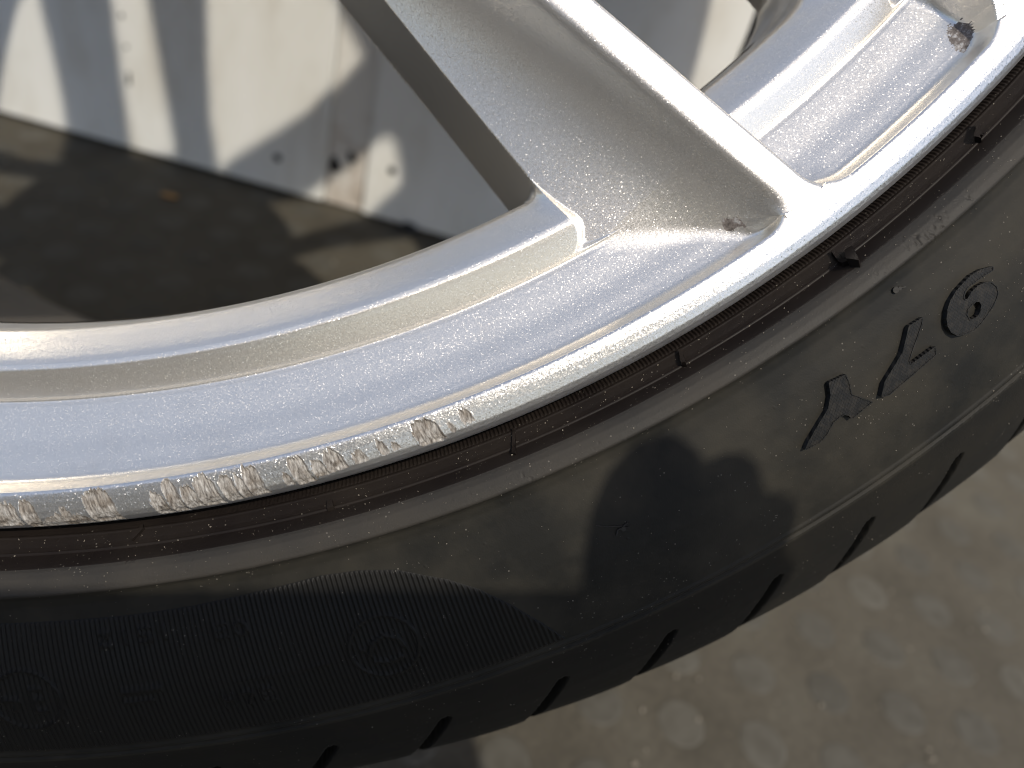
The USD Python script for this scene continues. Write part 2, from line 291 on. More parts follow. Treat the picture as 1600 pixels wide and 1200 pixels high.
def face_grid(r, th, name_done, fine):
    R, T = np.meshgrid(r, th, indexing='ij')
    h, isp = face_h(R, T)
    cut = -37.0
    hh = np.maximum(h, cut - 0.01)
    P = polar(R, T, -hh)
    e = 0.05
    hr = (face_h(R + e, T)[0] - face_h(R - e, T)[0]) / (2 * e); ht = (face_h(R, T + e / R)[0] - face_h(R, T - e / R)[0]) / (2 * e)
    er = np.stack([np.sin(T), 0 * T, -np.cos(T)], -1); et = np.stack([np.cos(T), 0 * T, np.sin(T)], -1)
    n = -hr[..., None] * er - ht[..., None] * et; n[..., 1] -= 1
    n /= np.linalg.norm(n, axis=-1, keepdims=True)
    f = quads(len(r), len(th))
    hv, iv = h.ravel(), isp.ravel()
    keep = (hv[f] > cut).any(1)
    spk = iv[f].mean(1) > 0.5
    tc = (T.ravel()[f].mean(1) / D2 - 58.4 + 36)
    return W(P.reshape(-1, 3)), f, n.reshape(-1, 3), keep, spk, tc
M_dirt = mat('caked_dirt', {'c': CO, 'n': ('noise_texture', {'scale': 700.0, 'detail': 6.0, 'roughness': 0.7}), 'r': ('rgb_ramp', {'ramp': [(0.36, (0.05, 0.042, 0.037)), (0.52, (0.15, 0.13, 0.12)), (0.64, (0.48, 0.47, 0.46))]}),
    'q': ('rgb_ramp', {'ramp': [(0.45, (0, 0, 0)), (0.65, (0.9, 0.9, 0.9))]}), 'b': ('bump', {'strength': 0.6, 'distance': 0.0003}), 'p': ('principled_bsdf', {'roughness': 0.55})},
    [('c.object', 'n.vector'), ('n.fac', 'r.fac'), ('n.fac', 'q.fac'), ('r.color', 'p.base_color'), ('q.color', 'p.metallic'), ('n.fac', 'b.height'), ('b.normal', 'p.normal')])
rim_parts = {}
def add_part(key, v, f, n, flip=False):
    rim_parts.setdefault(key, []).append((v, f, n))
TH0, TH1 = 13 * D2, 69 * D2
FT0 = 6 * D2
fine = face_grid(np.concatenate([np.linspace(160, 226, 300), np.linspace(226.2, 263.8, 300)]), np.concatenate([np.linspace(6, 14, 50), np.linspace(14, 40, 240)[1:], np.linspace(40, 46, 130)[1:], np.linspace(46, 54.5, 380)[1:], np.linspace(54.5, 69, 270)[1:]]) * D2, None, True)
rest = face_grid(np.concatenate([np.linspace(4, 226, 110), np.linspace(228, 263.8, 40)]), np.linspace(TH1, FT0 + 2 * math.pi, 620), None, False)
inner = face_grid(np.linspace(4, 160, 80), np.linspace(FT0, TH1, 120), None, False)
for g in (fine, rest, inner):
    v, f, n, keep, spk, tc = g
    ids = np.floor(tc / 36).astype(int) % 10          # ten half-spans: one spoke in each
    c = (v[f].mean(1) * 1000 + BASE); fx, fz = c[:, 0], c[:, 2]
    wob = 2.2 * (n2(fx * 0.8, fz * 0.8, 31) - 0.5) + 1.0 * (n2(fx * 4, fz * 4, 32) - 0.5)
    def blot(x0, z0, x1, z1, rad):
        ax, az = x1 - x0, z1 - z0; u = np.clip(((fx - x0) * ax + (fz - z0) * az) / (ax * ax + az * az), 0, 1)
        return np.hypot(fx - x0 - u * ax, fz - z0 - u * az) + wob < rad
    soil = np.where(blot(231.0, -118.0, 232.2, -120.8, 2.1) | blot(196.5, -166.6, 202.0, -164.8, 0.9), True, False) & keep & (c[:, 1] > 0.3)
    for kk in (0, 1):
        m = soil & ((fz > -140) == bool(kk))
        if m.any(): add_part(f'dirt{kk}', *sub(v, f, n, m))
    keep = keep & ~soil
    for key in list(range(10)) + ['ring']:
        m = keep & (spk & (ids == key) if key != 'ring' else ~spk)
        if m.any():
            add_part(key, *sub(v, f, n, m))
def join(parts):
    o = 0; V, F, N = [], [], []
    for v, f, n in parts: V.append(v); F.append(f + o); N.append(n); o += len(v)
    return np.concatenate(V), np.concatenate(F), np.concatenate(N)
rim = raw('rim_ring', *[join(rim_parts['ring'])[i] for i in (0, 1)], M_silver, wheel, join(rim_parts['ring'])[2])
for kk in ('dirt0', 'dirt1'):
    if kk in rim_parts: raw('dirt_smear', *join(rim_parts[kk])[:2], M_dirt, rim, join(rim_parts[kk])[2], label='brown dirt caked in a pocket corner')
for k in range(10):
    if k in rim_parts:
        v, f, n = join(rim_parts[k]); raw('spoke', v, f, M_silver, wheel, n)
# barrel and the back of the spokes
def revolve(prof, n, mat_, name, parent, t0=0.0, t1=2 * math.pi, flip=1, **kw):
    prof = np.array(prof, float); th = np.linspace(t0, t1, n)
    P = polar(prof[:, 0][:, None], th[None], prof[:, 1][:, None]).astype(float)
    return raw(name, W(P.reshape(-1, 3)), quads(len(prof), n), mat_, parent, grid_normals(P, flip), **kw)
revolve([(230.4, 23.5), (230.6, 30), (232.5, 45), (233, 60), (233, 190), (232, 205), (258, 222), (268, 236), (271, 250), (271.3, 255)], 240, M_barrel, 'barrel', wheel)
tt = np.linspace(0, 2 * math.pi, 61)
tri('hub', trimesh.Trimesh(*(lambda m: (W(np.stack([m.vertices[:, 0], 22 + m.vertices[:, 2], m.vertices[:, 1]], 1)), m.faces[:, ::-1]))(trimesh.creation.cylinder(82, 44, sections=48)), process=False), M_silver, wheel)

# ---- lip, with the kerb scuffs cut out of it
LIP = np.array([(263.8, 5.08), (263.95, 5.18), (264.3, 5.32), (264.9, 5.36), (266, 5.32), (267.6, 5.08), (269.0, 4.6), (270.0, 3.8), (270.7, 2.5), (271.05, 0.9), (271.15, -1.2), (271.1, -4), (270.6, -9)])
ls = np.concatenate([[0], np.cumsum(np.hypot(*np.diff(LIP, axis=0).T))])
SCUFFS = [  # start, end (degrees), top, bottom (mm across the lip from its inner edge), depth
    (14.2, 17.95, 0.8, 6.9, 0.32), (18.1, 18.7, 1.5, 8.4, 0.38), (18.75, 20.55, 4.6, 8.2, 0.16), (19.62, 19.98, 3.0, 6.5, 0.25), (20.65, 21.75, 0.5, 8.0, 0.42), (23.15, 23.72, 2.4, 8.2, 0.28), (23.8, 24.32, 0.5, 8.4, 0.42),
    (24.4, 25.0, 2.0, 7.4, 0.36), (25.02, 25.82, 0.5, 7.6, 0.40), (25.98, 26.55, 1.2, 7.2, 0.33), (26.6, 26.95, 2.0, 7.1, 0.35), (26.98, 27.62, 0.5, 7.2, 0.42), (28.4, 28.72, 3.4, 6.2, 0.2), (28.82, 29.5, 0.8, 7.0, 0.42), (29.62, 30.15, 2.2, 5.9, 0.3), (30.2, 30.95, 1.2, 5.7, 0.36),
    (31.3, 31.8, 2.7, 5.6, 0.22), (32.38, 32.7, 1.9, 5.2, 0.25), (32.85, 33.2, 3.3, 5.0, 0.2), (33.9, 34.95, 0.9, 6.2, 0.40), (35.27, 35.5, 2.9, 5.1, 0.15), (35.87, 36.33, 1.4, 4.5, 0.2)]
def lip_sheet(t0, t1, nt, ns, scuffed):
    s = np.linspace(0, ls[-1], ns); th = np.linspace(t0, t1, nt)
    r = np.interp(s, ls, LIP[:, 0])[:, None] + 0 * th; h = np.interp(s, ls, LIP[:, 1])[:, None] + 0 * th
    h = np.where(r < 265.5, np.maximum(h, np.minimum(face_h(np.minimum(r, 264.6), th[None] + 0 * r)[0], 5.36) - 12 * np.clip(r - 264.9, 0, None)), h)
    P0 = polar(r, th[None], -h)
    own = np.full((ns, nt), -1); n0 = grid_normals(P0).reshape(ns, nt, 3)
    ctr = np.stack([0 * r, 0 * r - 0, 0 * r], -1)
    if n0[ns // 2, nt // 2, 1] > 0: n0 = -n0
    P = P0
    if scuffed:
        Tg, Sg = np.meshgrid(th / D2, s, indexing='xy')
        mm = Tg * D2 * 268
        lean = mm - 0.22 * Sg                                   # the gouges run a little askew
        disp = np.zeros_like(Sg)
        for k, (a, b, top, bot, dep) in enumerate(SCUFFS):
            a_, b_ = a * D2 * 268, b * D2 * 268
            u = (lean + 0.22 * 3.5 - a_) / (b_ - a_)
            jag = 1.5 * (n2(lean * 2.6, 0 * lean + k, 3) - 0.35) + 0.8 * (n2(lean * 7, 0 * lean + k, 5) - 0.5)
            arch = 1.6 * np.abs(2 * np.clip(u, 0, 1) - 1) ** 3
            lo = bot + 1.0 * (n2(lean * 1.7, 0 * lean + 9 + k, 4) - 0.5)
            side = np.minimum(u, 1 - u) * (b_ - a_) + 0.30 * (n2(Sg * 2.2, lean * 0.4 + k, 6) - 0.5)
            dd = np.minimum(np.minimum(Sg - (top + jag + arch), lo - Sg), side)
            inside = dd > 0
            own[inside] = k
            stri = 0.65 * n2(lean * 3.5, Sg * 0.22, 8) + 0.35 * n2(lean * 8.0, Sg * 0.4, 9) + 0.12 * n2(lean * 4, Sg * 3, 10)
            disp = np.where(inside, -dep * sstep(0, 0.35, dd) * (0.35 + 0.9 * stri), disp)
            burr = (dd < 0.0) & (dd > -0.30) & ((side < 0.4) | (Sg < top + 2.2)) & (own < 0)
            disp = np.where(burr, 0.16 * np.clip(n2(lean * 3, Sg * 2.0, 11) - 0.3, 0, 1) * (1 - np.abs(dd + 0.15) / 0.15), disp)
        P = P0 + n0 * disp[..., None]
    n = grid_normals(P); 
    if n.reshape(ns, nt, 3)[ns // 3, nt // 2, 1] > 0: n = -n
    return W(P.reshape(-1, 3)), quads(ns, nt), n, own
v, f, n, own = lip_sheet(TH0, TH1, 1750, 105, True)
fo = own.ravel()[f].max(1)
a = sub(v, f, n, fo < 0); b = lip_sheet(TH1, TH0 + 2 * math.pi, 420, 30, False)
lv, lf, ln = join([a, b[:3]])
lip = raw('lip', lv, lf, M_lip, wheel, ln, label='outer lip of the rim, its lower left kerbed')
for k in range(len(SCUFFS)):
    m = fo == k
    if m.sum() > 20:
        v1, f1, n1 = sub(v, f, n, m); raw('scuff_mark', v1, f1, M_scuff, lip, n1, label='raw scraped patch on the lip')

# ---- tyre
TP = [(268.5, 7.0), (270.2, 5.2), (271.2, 4.6), (272.2, 3.1), (273.15, 1.8), (273.3, 1.35), (273.7, 1.05), (275.2, -0.1), (275.8, -0.75), (276.0, -0.95), (276.35, -1.0), (276.9, -2.6), (277.5, -4.3), (277.9, -5.3), (278.5, -6.2), (279.5, -7.0), (281, -7.5), (282.2, -7.65),
      (282.45, -7.5), (282.7, -7.05), (283.4, -6.3), (285, -5.6), (288, -5.1), (291, -4.8), (295, -4.2), (299, -3.3), (303, -2.1), (307, -0.5), (311, 1.4), (314, 3.0), (316.0, 4.2), (316.5, 4.2), (316.85, 4.35), (317.1, 4.95), (317.5, 5.35), (317.9, 5.2), (318.2, 5.15), (318.5, 5.6), (320, 7.0), (323, 9.6), (326.5, 12.8), (330, 16.3), (334, 20.9), (336.5, 24.0), (338.2, 26.6), (339.9, 30.2), (341.2, 34.5), (342.2, 40), (343.0, 52)]
TP = np.array(TP, float)
ts = np.concatenate([[0], np.cumsum(np.hypot(*np.diff(TP, axis=0).T))])
def tyre_y(r): return np.interp(r, TP[:45, 0], TP[:45, 1])
GR = [22.75, 27.06, 31.35, 35.9, 40.28, 44.72, 48.74, 52.83, 57.1, 61.4, 65.7]
S_G0, S_G1 = np.interp(326.3, TP[:, 0], ts), np.interp(337.6, TP[:, 0], ts)
def tyre_sheet(t0, t1, nt, s, detail):
    th = np.linspace(t0, t1, nt)
    r = np.interp(s, ts, TP[:, 0])[:, None] + 0 * th; y = np.interp(s, ts, TP[:, 1])[:, None] + 0 * th
    P = polar(r, th[None], y); n0 = grid_normals(P).reshape(P.shape)
    if n0[len(s) // 2, 0, 1] > 0: n0 = -n0
    Tg, Sg = np.meshgrid(th / D2, s)
    d = np.zeros_like(Sg); R = r
    gm = np.zeros_like(Sg)
    for k, g in enumerate(GR if detail else []):
        sl = (Sg - S_G0) / (S_G1 - S_G0)
        c = g - 1.72 * sl - 0.12 * sl * (1 - sl)
        w = (1.0 + 0.45 * np.clip(sl, 0, 2.2))
        ac = np.abs(Tg - c) * D2 * R * 0.93
        endd = np.where(sl < 0.06, np.hypot(ac, (0.06 - sl) * (S_G1 - S_G0)), ac)
        gm = np.maximum(gm, sstep(w + 0.28, w - 0.28, endd) * np.where(sl > -0.3, 1, 0))
        # each block is worn away a little towards its trailing edge
        lead = (Tg - c) * D2 * R
        d -= 0.5 * sstep(0.35, 1.2, sl) * np.where((lead > 0) & (lead < 22), (1 - lead / 22) ** 1.5, 0)
    d -= 3.6 * gm * sstep(S_G0 - 1.2, S_G0 + 4, Sg) + 0.5 * gm
    if detail:
        mm = Tg * D2 * 300
        big = n2(mm * 0.12, Sg * 0.15, 21) - 0.5; sm = n2(mm * 1.4, Sg * 1.2, 22) - 0.5
        d += 0.10 * big + 0.02 * sm
        for rr_, hh_, ww_ in ((273.35, 0.16, 0.16), (276.1, 0.20, 0.18), (282.5, 0.20, 0.20)):
            d += hh_ * np.exp(-((Sg - np.interp(rr_, TP[:, 0], ts)) / ww_) ** 2) * (0.7 + 0.6 * n2(mm * 0.3, 0 * mm + rr_, 29))
        guard = ((R > 277.9) & (R < 283)).astype(float)
        nick = np.clip(n2(mm * 2.4, Sg * 1.1, 23) * n2(mm * 0.25, Sg * 0.3, 24) - 0.50, 0, 1)
        d -= guard * 1.3 * nick
        rid = np.exp(-((Sg - np.interp(318.35, TP[:, 0], ts)) / 0.5) ** 2)
        d += rid * 0.28 * (n2(mm * 2.2, Sg * 0.6, 25) - 0.5) * sstep(0.35, 0.7, n2(mm * 0.12, 0 * mm, 26))
        d += 0.35 * np.clip(n2(mm * 3.2, Sg * 2.6, 27) - 0.86, 0, 1) * 4
        bl = np.exp(-(((Sg - np.interp(337, TP[:, 0], ts)) / 1.6) ** 2)); d += bl * 0.5 * np.clip(n2(mm * 2.0, Sg * 1.5, 28) - 0.62, 0, 1)
    P = P + n0 * d[..., None]
    n = grid_normals(P)
    if n.reshape(P.shape)[len(s) // 3, 0, 1] > 0: n = -n
    return W(P.reshape(-1, 3)), quads(len(s), nt), n, Tg, Sg
sA = np.concatenate([np.linspace(0, ts[17], 96), np.linspace(ts[17], ts[28], 84)[1:], np.linspace(ts[28], ts[37], 44)[1:], np.linspace(ts[37], ts[-1], 96)[1:]])
v, f, n, Tg, Sg = tyre_sheet(TH0, TH1, 1180, sA, True)
sc = Sg.ravel()[f].mean(1); tcn = Tg.ravel()[f].mean(1)
sB, sC0, sC1, sD = [np.interp(q, TP[:, 0], ts) for q in (273.6, 278.1, 282.6, 319.0)]
v2, f2, n2_, Tg2, Sg2 = tyre_sheet(TH1, TH0 + 2 * math.pi, 420, np.linspace(0, ts[-1], 60), False)
side = (sc >= sC1) & (sc < sD)
back = [(268, 248), (271, 251), (276, 256), (281, 262), (295, 259), (305, 257), (317, 250), (327, 242), (336, 231.5), (340, 223), (342.2, 214), (343.2, 196), (343.6, 150), (343.6, 120), (343.2, 70), (343.0, 52)]
bp = np.array(back, float); th = np.linspace(0, 2 * math.pi, 361)
PB = polar(bp[:, 0][:, None], th[None], bp[:, 1][:, None]); nb = grid_normals(PB)
tv, tf, tn = join([sub(v, f, n, side), (v2, f2, n2_), (W(PB.reshape(-1, 3)), quads(len(bp), 361), -nb if nb[12 * 361 + 3, 2] > 0 else nb)])
tyre = raw('tyre', tv, tf, M_tyre, wheel, tn, label='black low profile tyre, dusty sidewall')
for nm, m, mt, lb in (('bead_band', sc < sC0, M_bead, 'smooth dark bead band next to the rim'), ('rim_guard', (sc >= sC0) & (sc < sC1), M_guard, 'greyish worn protector ridge')):
    raw(nm, *sub(v, f, n, m)[:2], mt, tyre, sub(v, f, n, m)[2], label=lb)
edges = [GR[0] - 4.3] + GR + [GR[-1] + 4.3]
slf = (sc - S_G0) / (S_G1 - S_G0); cg = tcn + 1.72 * slf
blk = np.searchsorted(np.array(GR), cg)
for k in range(len(GR) + 1):
    m = (sc >= sD) & (blk == k)
    if m.any(): q = sub(v, f, n, m); raw('tread_block', q[0], q[1], M_tread, tyre, q[2])

# fine knurled band beside the rim
def on_tyre(r, th, lift=0.0):
    y = tyre_y(r); e = 0.2
    sl = (tyre_y(r + e) - tyre_y(r - e)) / (2 * e); k = 1 / np.sqrt(1 + sl ** 2)
    return polar(r + lift * k * sl, th, y - lift * k)
kt = np.linspace(TH0, TH1, 2600); kr = np.linspace(271.25, 273.1, 9)
KR, KT = np.meshgrid(kr, kt, indexing='ij')
kh = 0.03 + 0.30 * (0.5 + 0.5 * np.cos(KT * 272 / 0.80 * 2 * math.pi)) ** 0.8 * sstep(271.25, 271.6, KR) * sstep(273.1, 272.8, KR) * sstep(22 * D2, 36 * D2, KT)
PK = on_tyre(KR, KT, kh); nk = grid_normals(PK); nk = -nk if nk[len(nk) // 2, 1] > 0 else nk
raw('knurled_band', W(PK.reshape(-1, 3)), quads(9, 2600), M_bead, tyre, nk)

# ribbed panel moulded into the sidewall, with its faint marks
UP = np.array([(-80.0, -278), (60.0, -279.0), (85.2, -274.8), (96.2, -271.3), (107.2, -267.4), (118.0, -262.7), (128.6, -257.2), (139.2, -251.2), (145.7, -248.5), (152.5, -246.6), (162.1, -246.1), (168.5, -246.6), (175.2, -248.3), (182.5, -251.1), (188.5, -253.9)])
uth = np.arctan2(UP[:, 0], -UP[:, 1]); ur = np.hypot(UP[:, 0], UP[:, 1])
pt = np.linspace(TH0, 37.0 * D2, 1150)
prs = np.linspace(0, 1, 64)
r0 = np.interp(pt, uth, ur); r1 = np.full_like(pt, 315.6); r0 = np.minimum(r0, r1 - 0.05)
PR = r0[None] + (r1 - r0)[None] * prs[:, None]; PT = pt[None] + 0 * PR
edge = np.minimum(PR - r0[None], r1[None] - PR)
px_, pz_ = PR * np.sin(PT), -PR * np.cos(PT)
rib = 0.5 + 0.5 * np.cos(PT / (0.178 * D2) * 2 * math.pi)
marks = np.zeros_like(PR)
def stroke(pts, w=0.42):
    global marks
    L = LineString(pts)
    d = shapely.distance(shapely.points(np.stack([px_.ravel(), pz_.ravel()], 1)), L).reshape(px_.shape)
    marks = np.maximum(marks, sstep(w + 0.14, w - 0.1, d))
def circle(cx, cz, r): stroke([(cx + r * math.cos(t), cz + r * math.sin(t)) for t in np.linspace(0, 6.2832, 49)], 0.3)
# the marks stand with their feet towards the rim: local axes along and across the circumference
def local(cx, cz, pts, rot=0.0):
    t = math.atan2(cx, -cz); e1 = np.array([math.cos(t), math.sin(t)]); e2 = np.array([-math.sin(t), math.cos(t)])
    return [tuple(np.array([cx, cz]) + a * e1 + b * e2) for a, b in pts]
circle(153.8, -262.0, 6.5); circle(92.0, -289.0, 6.3)
for pts in ([(-3.2, -1), (-2, 1.2), (0.5, 2.2), (3.0, 1.0), (3.6, -1.2)], [(-2.6, -2.6), (0, -3.6), (2.4, -3.0)], [(-3.6, 0.6), (-4.3, 0.4)]): stroke(local(153.8, -262.0, pts))
for pts in ([(-4.2, 0.3), (-1.6, 0.3), (-2.6, -2.0)], [(1.0, 2.4), (2.8, 2.4)], [(1.6, 0), (2.6, 0.2)], [(1.4, -2.4), (3.0, -2.2)], [(1.2, 2.4), (1.2, -2.4)]): stroke(local(92.0, -289.0, pts))
for cx, cz, glyphs in ((104, -273, 'Z|S|'), (124, -266, 'EO'), (128, -280, 'H7E')):
    for gi, gch in enumerate(glyphs):
        G = {'Z': [(-1, 1.3), (1, 1.3), (-1, -1.3), (1, -1.3)], 'S': [(1, 1.3), (-0.8, 1.2), (-0.9, 0.1), (0.9, -0.1), (0.9, -1.2), (-1, -1.3)], '|': [(0, 1.3), (0, -1.3)], 'E': [(1, 1.3), (-1, 1.3), (-1, 0), (0.6, 0), (-1, 0), (-1, -1.3), (1, -1.3)],
             'O': [(math.cos(t) * 1.1, math.sin(t) * 1.3) for t in np.linspace(0, 6.28, 13)], 'H': [(-1, 1.3), (-1, -1.3), (-1, 0), (1, 0), (1, 1.3), (1, -1.3)], '7': [(-1, 1.3), (1, 1.3), (-0.3, -1.3)]}[gch]
        stroke(local(cx + gi * 3.4, cz + gi * 1.4, G), 0.25)
stroke(local(112, -281.5, [(-3.5, 0), (3.5, 0)]), 0.5); stroke(local(112, -284, [(-3, 0), (2.5, 0)]), 0.3); stroke(local(136, -271, [(-9, -1), (9, -1)]), 0.18)
ribh = 0.10 + 0.32 * rib * (1 - 0.85 * marks) + 0.50 * marks
ph = ribh * sstep(0, 0.5, edge) + 0.02
PP = on_tyre(PR, PT, ph); npn = grid_normals(PP); npn = -npn if npn[len(npn) // 2, 1] > 0 else npn
raw('ribbed_panel', W(PP.reshape(-1, 3)), quads(64, len(pt)), M_panel, tyre, npn, label='finely ribbed panel with faint moulded marks')

# raised characters 9 7 Y
LET = {
'Y': [(221.0, -191.8), (223.6, -189.6), (224.7, -190.8), (225.9, -192.7), (230.4, -192.9), (227.7, -196.8), (226.8, -196.4), (225.8, -196.5), (225.0, -197.3), (224.2, -198.5), (223.8, -201.1), (222.9, -202.9), (220.7, -204.8), (220.8, -203.0), (222.4, -196.4), (222.0, -193.8)],
'7': [(234.7, -175.5), (232.7, -177.7), (232.9, -179.5), (233.1, -182.6), (232.4, -185.5), (231.6, -188.7), (232.0, -191.3), (233.3, -190.7), (234.8, -188.5), (239.8, -181.0), (239.1, -179.8), (235.5, -184.3), (234.9, -183.6), (234.8, -180.9), (235.0, -176.7)],
'9': [(245.1, -162.7), (243.0, -163.9), (241.4, -165.5), (240.5, -167.1), (239.6, -168.9), (239.1, -170.9), (239.1, -172.7), (239.5, -174.2), (240.2, -175.4), (241.3, -176.2), (242.8, -176.4), (244.4, -175.6), (245.8, -174.6), (246.7, -173.0), (247.3, -171.3), (247.8, -169.4), (248.0, -167.7), (247.8, -166.6), (247.1, -165.8), (245.8, -165.4), (244.5, -165.9), (243.4, -166.9), (242.6, -168.2), (242.2, -169.7), (241.7, -170.1), (241.3, -169.3), (241.3, -168.5), (241.5, -167.7), (242.1, -166.9), (243.4, -165.3), (245.3, -163.2)]}
HOLE9 = [(243.2, -172.4), (243.0, -171.4), (243.4, -170.5), (244.0, -169.5), (244.8, -169.3), (245.5, -169.8), (245.7, -170.8), (245.6, -171.8), (244.9, -172.7), (244.1, -173.1)]
def conform(poly, base, lift, cell=0.55):
    """a plate of the polygon's outline that follows the sidewall, from 'base' to 'lift' above it"""
    out = []
    for g in getattr(poly, 'geoms', [poly]):
        m = trimesh.creation.extrude_polygon(g.segmentize(cell), 1.0, engine='earcut')
        vv, ff = trimesh.remesh.subdivide_to_size(m.vertices, m.faces, max_edge=1.2)
        r = np.hypot(vv[:, 0], vv[:, 1]); t = np.arctan2(vv[:, 0], -vv[:, 1])
        out.append(trimesh.Trimesh(W(on_tyre(r, t, base + (lift - base) * vv[:, 2])), ff[:, ::-1], process=False))
    return trimesh.util.concatenate(out)
for ch in '97Y':
    pg = Polygon(LET[ch], [HOLE9] if ch == '9' else []).buffer(0.28).buffer(-0.14).buffer(0)
    foot = pg.buffer(0.22)
    rimline = pg.difference(pg.buffer(-0.17))
    m = trimesh.util.concatenate([conform(pg, -0.3, 1.05), conform(rimline, 1.05, 1.18)])
    p = tri('raised_character', m, M_letter, tyre, smooth=35, label={'9': 'raised digit 9', '7': 'raised digit 7', 'Y': 'raised letter Y'}[ch])
# moulding nibs on the bead band
def nib(a, b, hgt, w=0.45):
    a, b = np.array(a, float), np.array(b, float); d = (b - a) / np.linalg.norm(b - a); c = np.array([-d[1], d[0]]) * w / 2
    pg = Polygon([a + c, b + c * 1.6, b - c * 1.6, a - c]).buffer(0.1)
    m = conform(pg, -0.6, hgt, 0.4); tri('moulding_nib', m, M_bead, tyre, smooth=35)
nib((238.6, -135.4), (238.6, -138.9), 1.5); nib((220.7, -166.4), (220.2, -169.6), 1.9, 0.6); nib((217.8, -166.8), (219.4, -169.2), 0.9, 0.5); nib((194.2, -193.2), (195.1, -195.8), 1.1)
nib((167.0, -216.4), (168.0, -220.4), 0.5, 0.35); nib((136.6, -238.7), (137.3, -239.9), 0.8, 0.7); nib((103.2, -253.2), (102.2, -255.4), 0.7)
# a torn rubber whisker on the sidewall
wp = conform(LineString([(186.3, -229.2), (188.5, -228.9), (190.6, -228.2), (191.4, -228.0)]).buffer(0.07), 0.0, 0.16)
wp2 = conform(unary_union([Point(191.5, -228.5).buffer(0.45), LineString([(191.4, -228.2), (190.5, -229.0), (190.6, -230.0)]).buffer(0.09), LineString([(191.3, -228.0), (191.9, -227.2)]).buffer(0.09), LineString([(191.6, -228.3), (192.4, -228.0)]).buffer(0.08)]), 0.0, 0.35)
tri('torn_nub', trimesh.util.concatenate([wp, wp2]), M_guard, tyre, smooth=35)
wp = conform(unary_union([Point(228.4, -171.9).buffer(0.6), Point(229.1, -171.4).buffer(0.35), LineString([(228.4, -171.7), (230, -170.8)]).buffer(0.12)]), 0.0, 0.5)
tri('torn_nub', wp, M_guard, tyre, smooth=35)
# dust grains lying on the tyre
ico = trimesh.creation.icosahedron(); gv, gf = np.array(ico.vertices), np.array(ico.faces)
V, F = [], []; rg = np.random.default_rng(5)
def grains(n, r0, r1, t0, t1, s0, s1, w=1.0):
    for _ in range(n):
        r = r0 + (r1 - r0) * rg.random() ** w; t = (t0 + (t1 - t0) * rg.random()) * D2; s = s0 + (s1 - s0) * rg.random() ** 3
        c = on_tyre(np.array([r]), np.array([t]), s * 0.5)[0]
        F.append(gf + 12 * len(V)); V.append(W(gv * s * (0.6 + 0.7 * rg.random(3)) * (1 + 0.25 * rg.standard_normal((12, 1))) + c))
grains(520, 273.4, 278.0, 14, 67, 0.045, 0.16); grains(330, 278, 284, 14, 67, 0.04, 0.13); grains(480, 284, 317, 14, 67, 0.035, 0.12); grains(160, 318, 334, 20, 67, 0.04, 0.14); grains(160, 292, 306, 46, 58, 0.05, 0.13)
raw('dust_grains', np.concatenate(V), np.concatenate(F), M_grit, tyre, kind='stuff', label='pale dust grains on the rubber')

# ------------------------------------------------------------------ small things on the floor
V, F = [], []
def fgrain(x, y, s, zz=0.0):
    F.append(gf + 12 * len(V)); V.append(gv * s * (0.6 + 0.7 * rg.random(3)) * (1 + 0.2 * rg.standard_normal((12, 1))) + [x, y, zz + s * 0.5])
for x, y, s in [(0.3676, 0.0022, .0016), (0.4224, -0.0124, .0017), (0.4231, -0.0069, .0012), (0.4307, 0.0963, .0012), (0.4312, 0.0551, .001), (0.4942, 0.1018, .0012), (0.2892, -0.0035, .0014), (0.3015, -0.0014, .0011), (0.2717, -0.0267, .0011), (0.3002, -0.0239, .0011), (0.2733, -0.0462, .001), (0.362, 0.0527, .0012), (0.3765, 0.0298, .0011), (0.4763, 0.082, .0012), (0.4877, 0.0855, .0014), (0.2678, -0.0545, .0018), (-0.27, 0.3095, .0022), (-0.0767, 0.2503, .002), (-0.1756, 0.2878, .0016), (0.0101, 0.2938, .0015), (-0.1496, 0.1304, .0025)]:
    fgrain(x, y, s)
for _ in range(900): fgrain(-0.4 + 1.1 * rg.random(), -0.12 + 0.5 * rg.random(), 0.0002 + 0.0007 * rg.random() ** 3)
raw('grit', np.concatenate(V), np.concatenate(F), M_grit, None, label='scattered pale grit and small stones on the floor', cat='grit', kind='stuff')
lf_ = trimesh.creation.icosphere(2, 1.0); lvv = np.array(lf_.vertices)
lf_.vertices = lvv * [0.0075, 0.0038, 0.0012] * (1 + 0.25 * (noise(lvv * 2.3 + 5) - 0.5))[:, None] + [-0.1422, 0.327, 0.0014]
p = tri('leaf_scrap', lf_, M_leaf, None, smooth=40, label='small orange brown leaf scrap on the dark floor inside the rim', cat='leaf')
lf_ = trimesh.creation.icosphere(3, 1.0); lvv = np.array(lf_.vertices)
lf_.vertices = lvv * [0.0085, 0.0045, 0.0065] * (0.75 + 0.6 * noise(lvv * 2.1 + 9))[:, None] + [0.0515, 0.3795, 0.004]
tri('dirt_clod', lf_, M_black, None, smooth=40, label='dark clod of dirt at the foot of the white wall', cat='dirt')

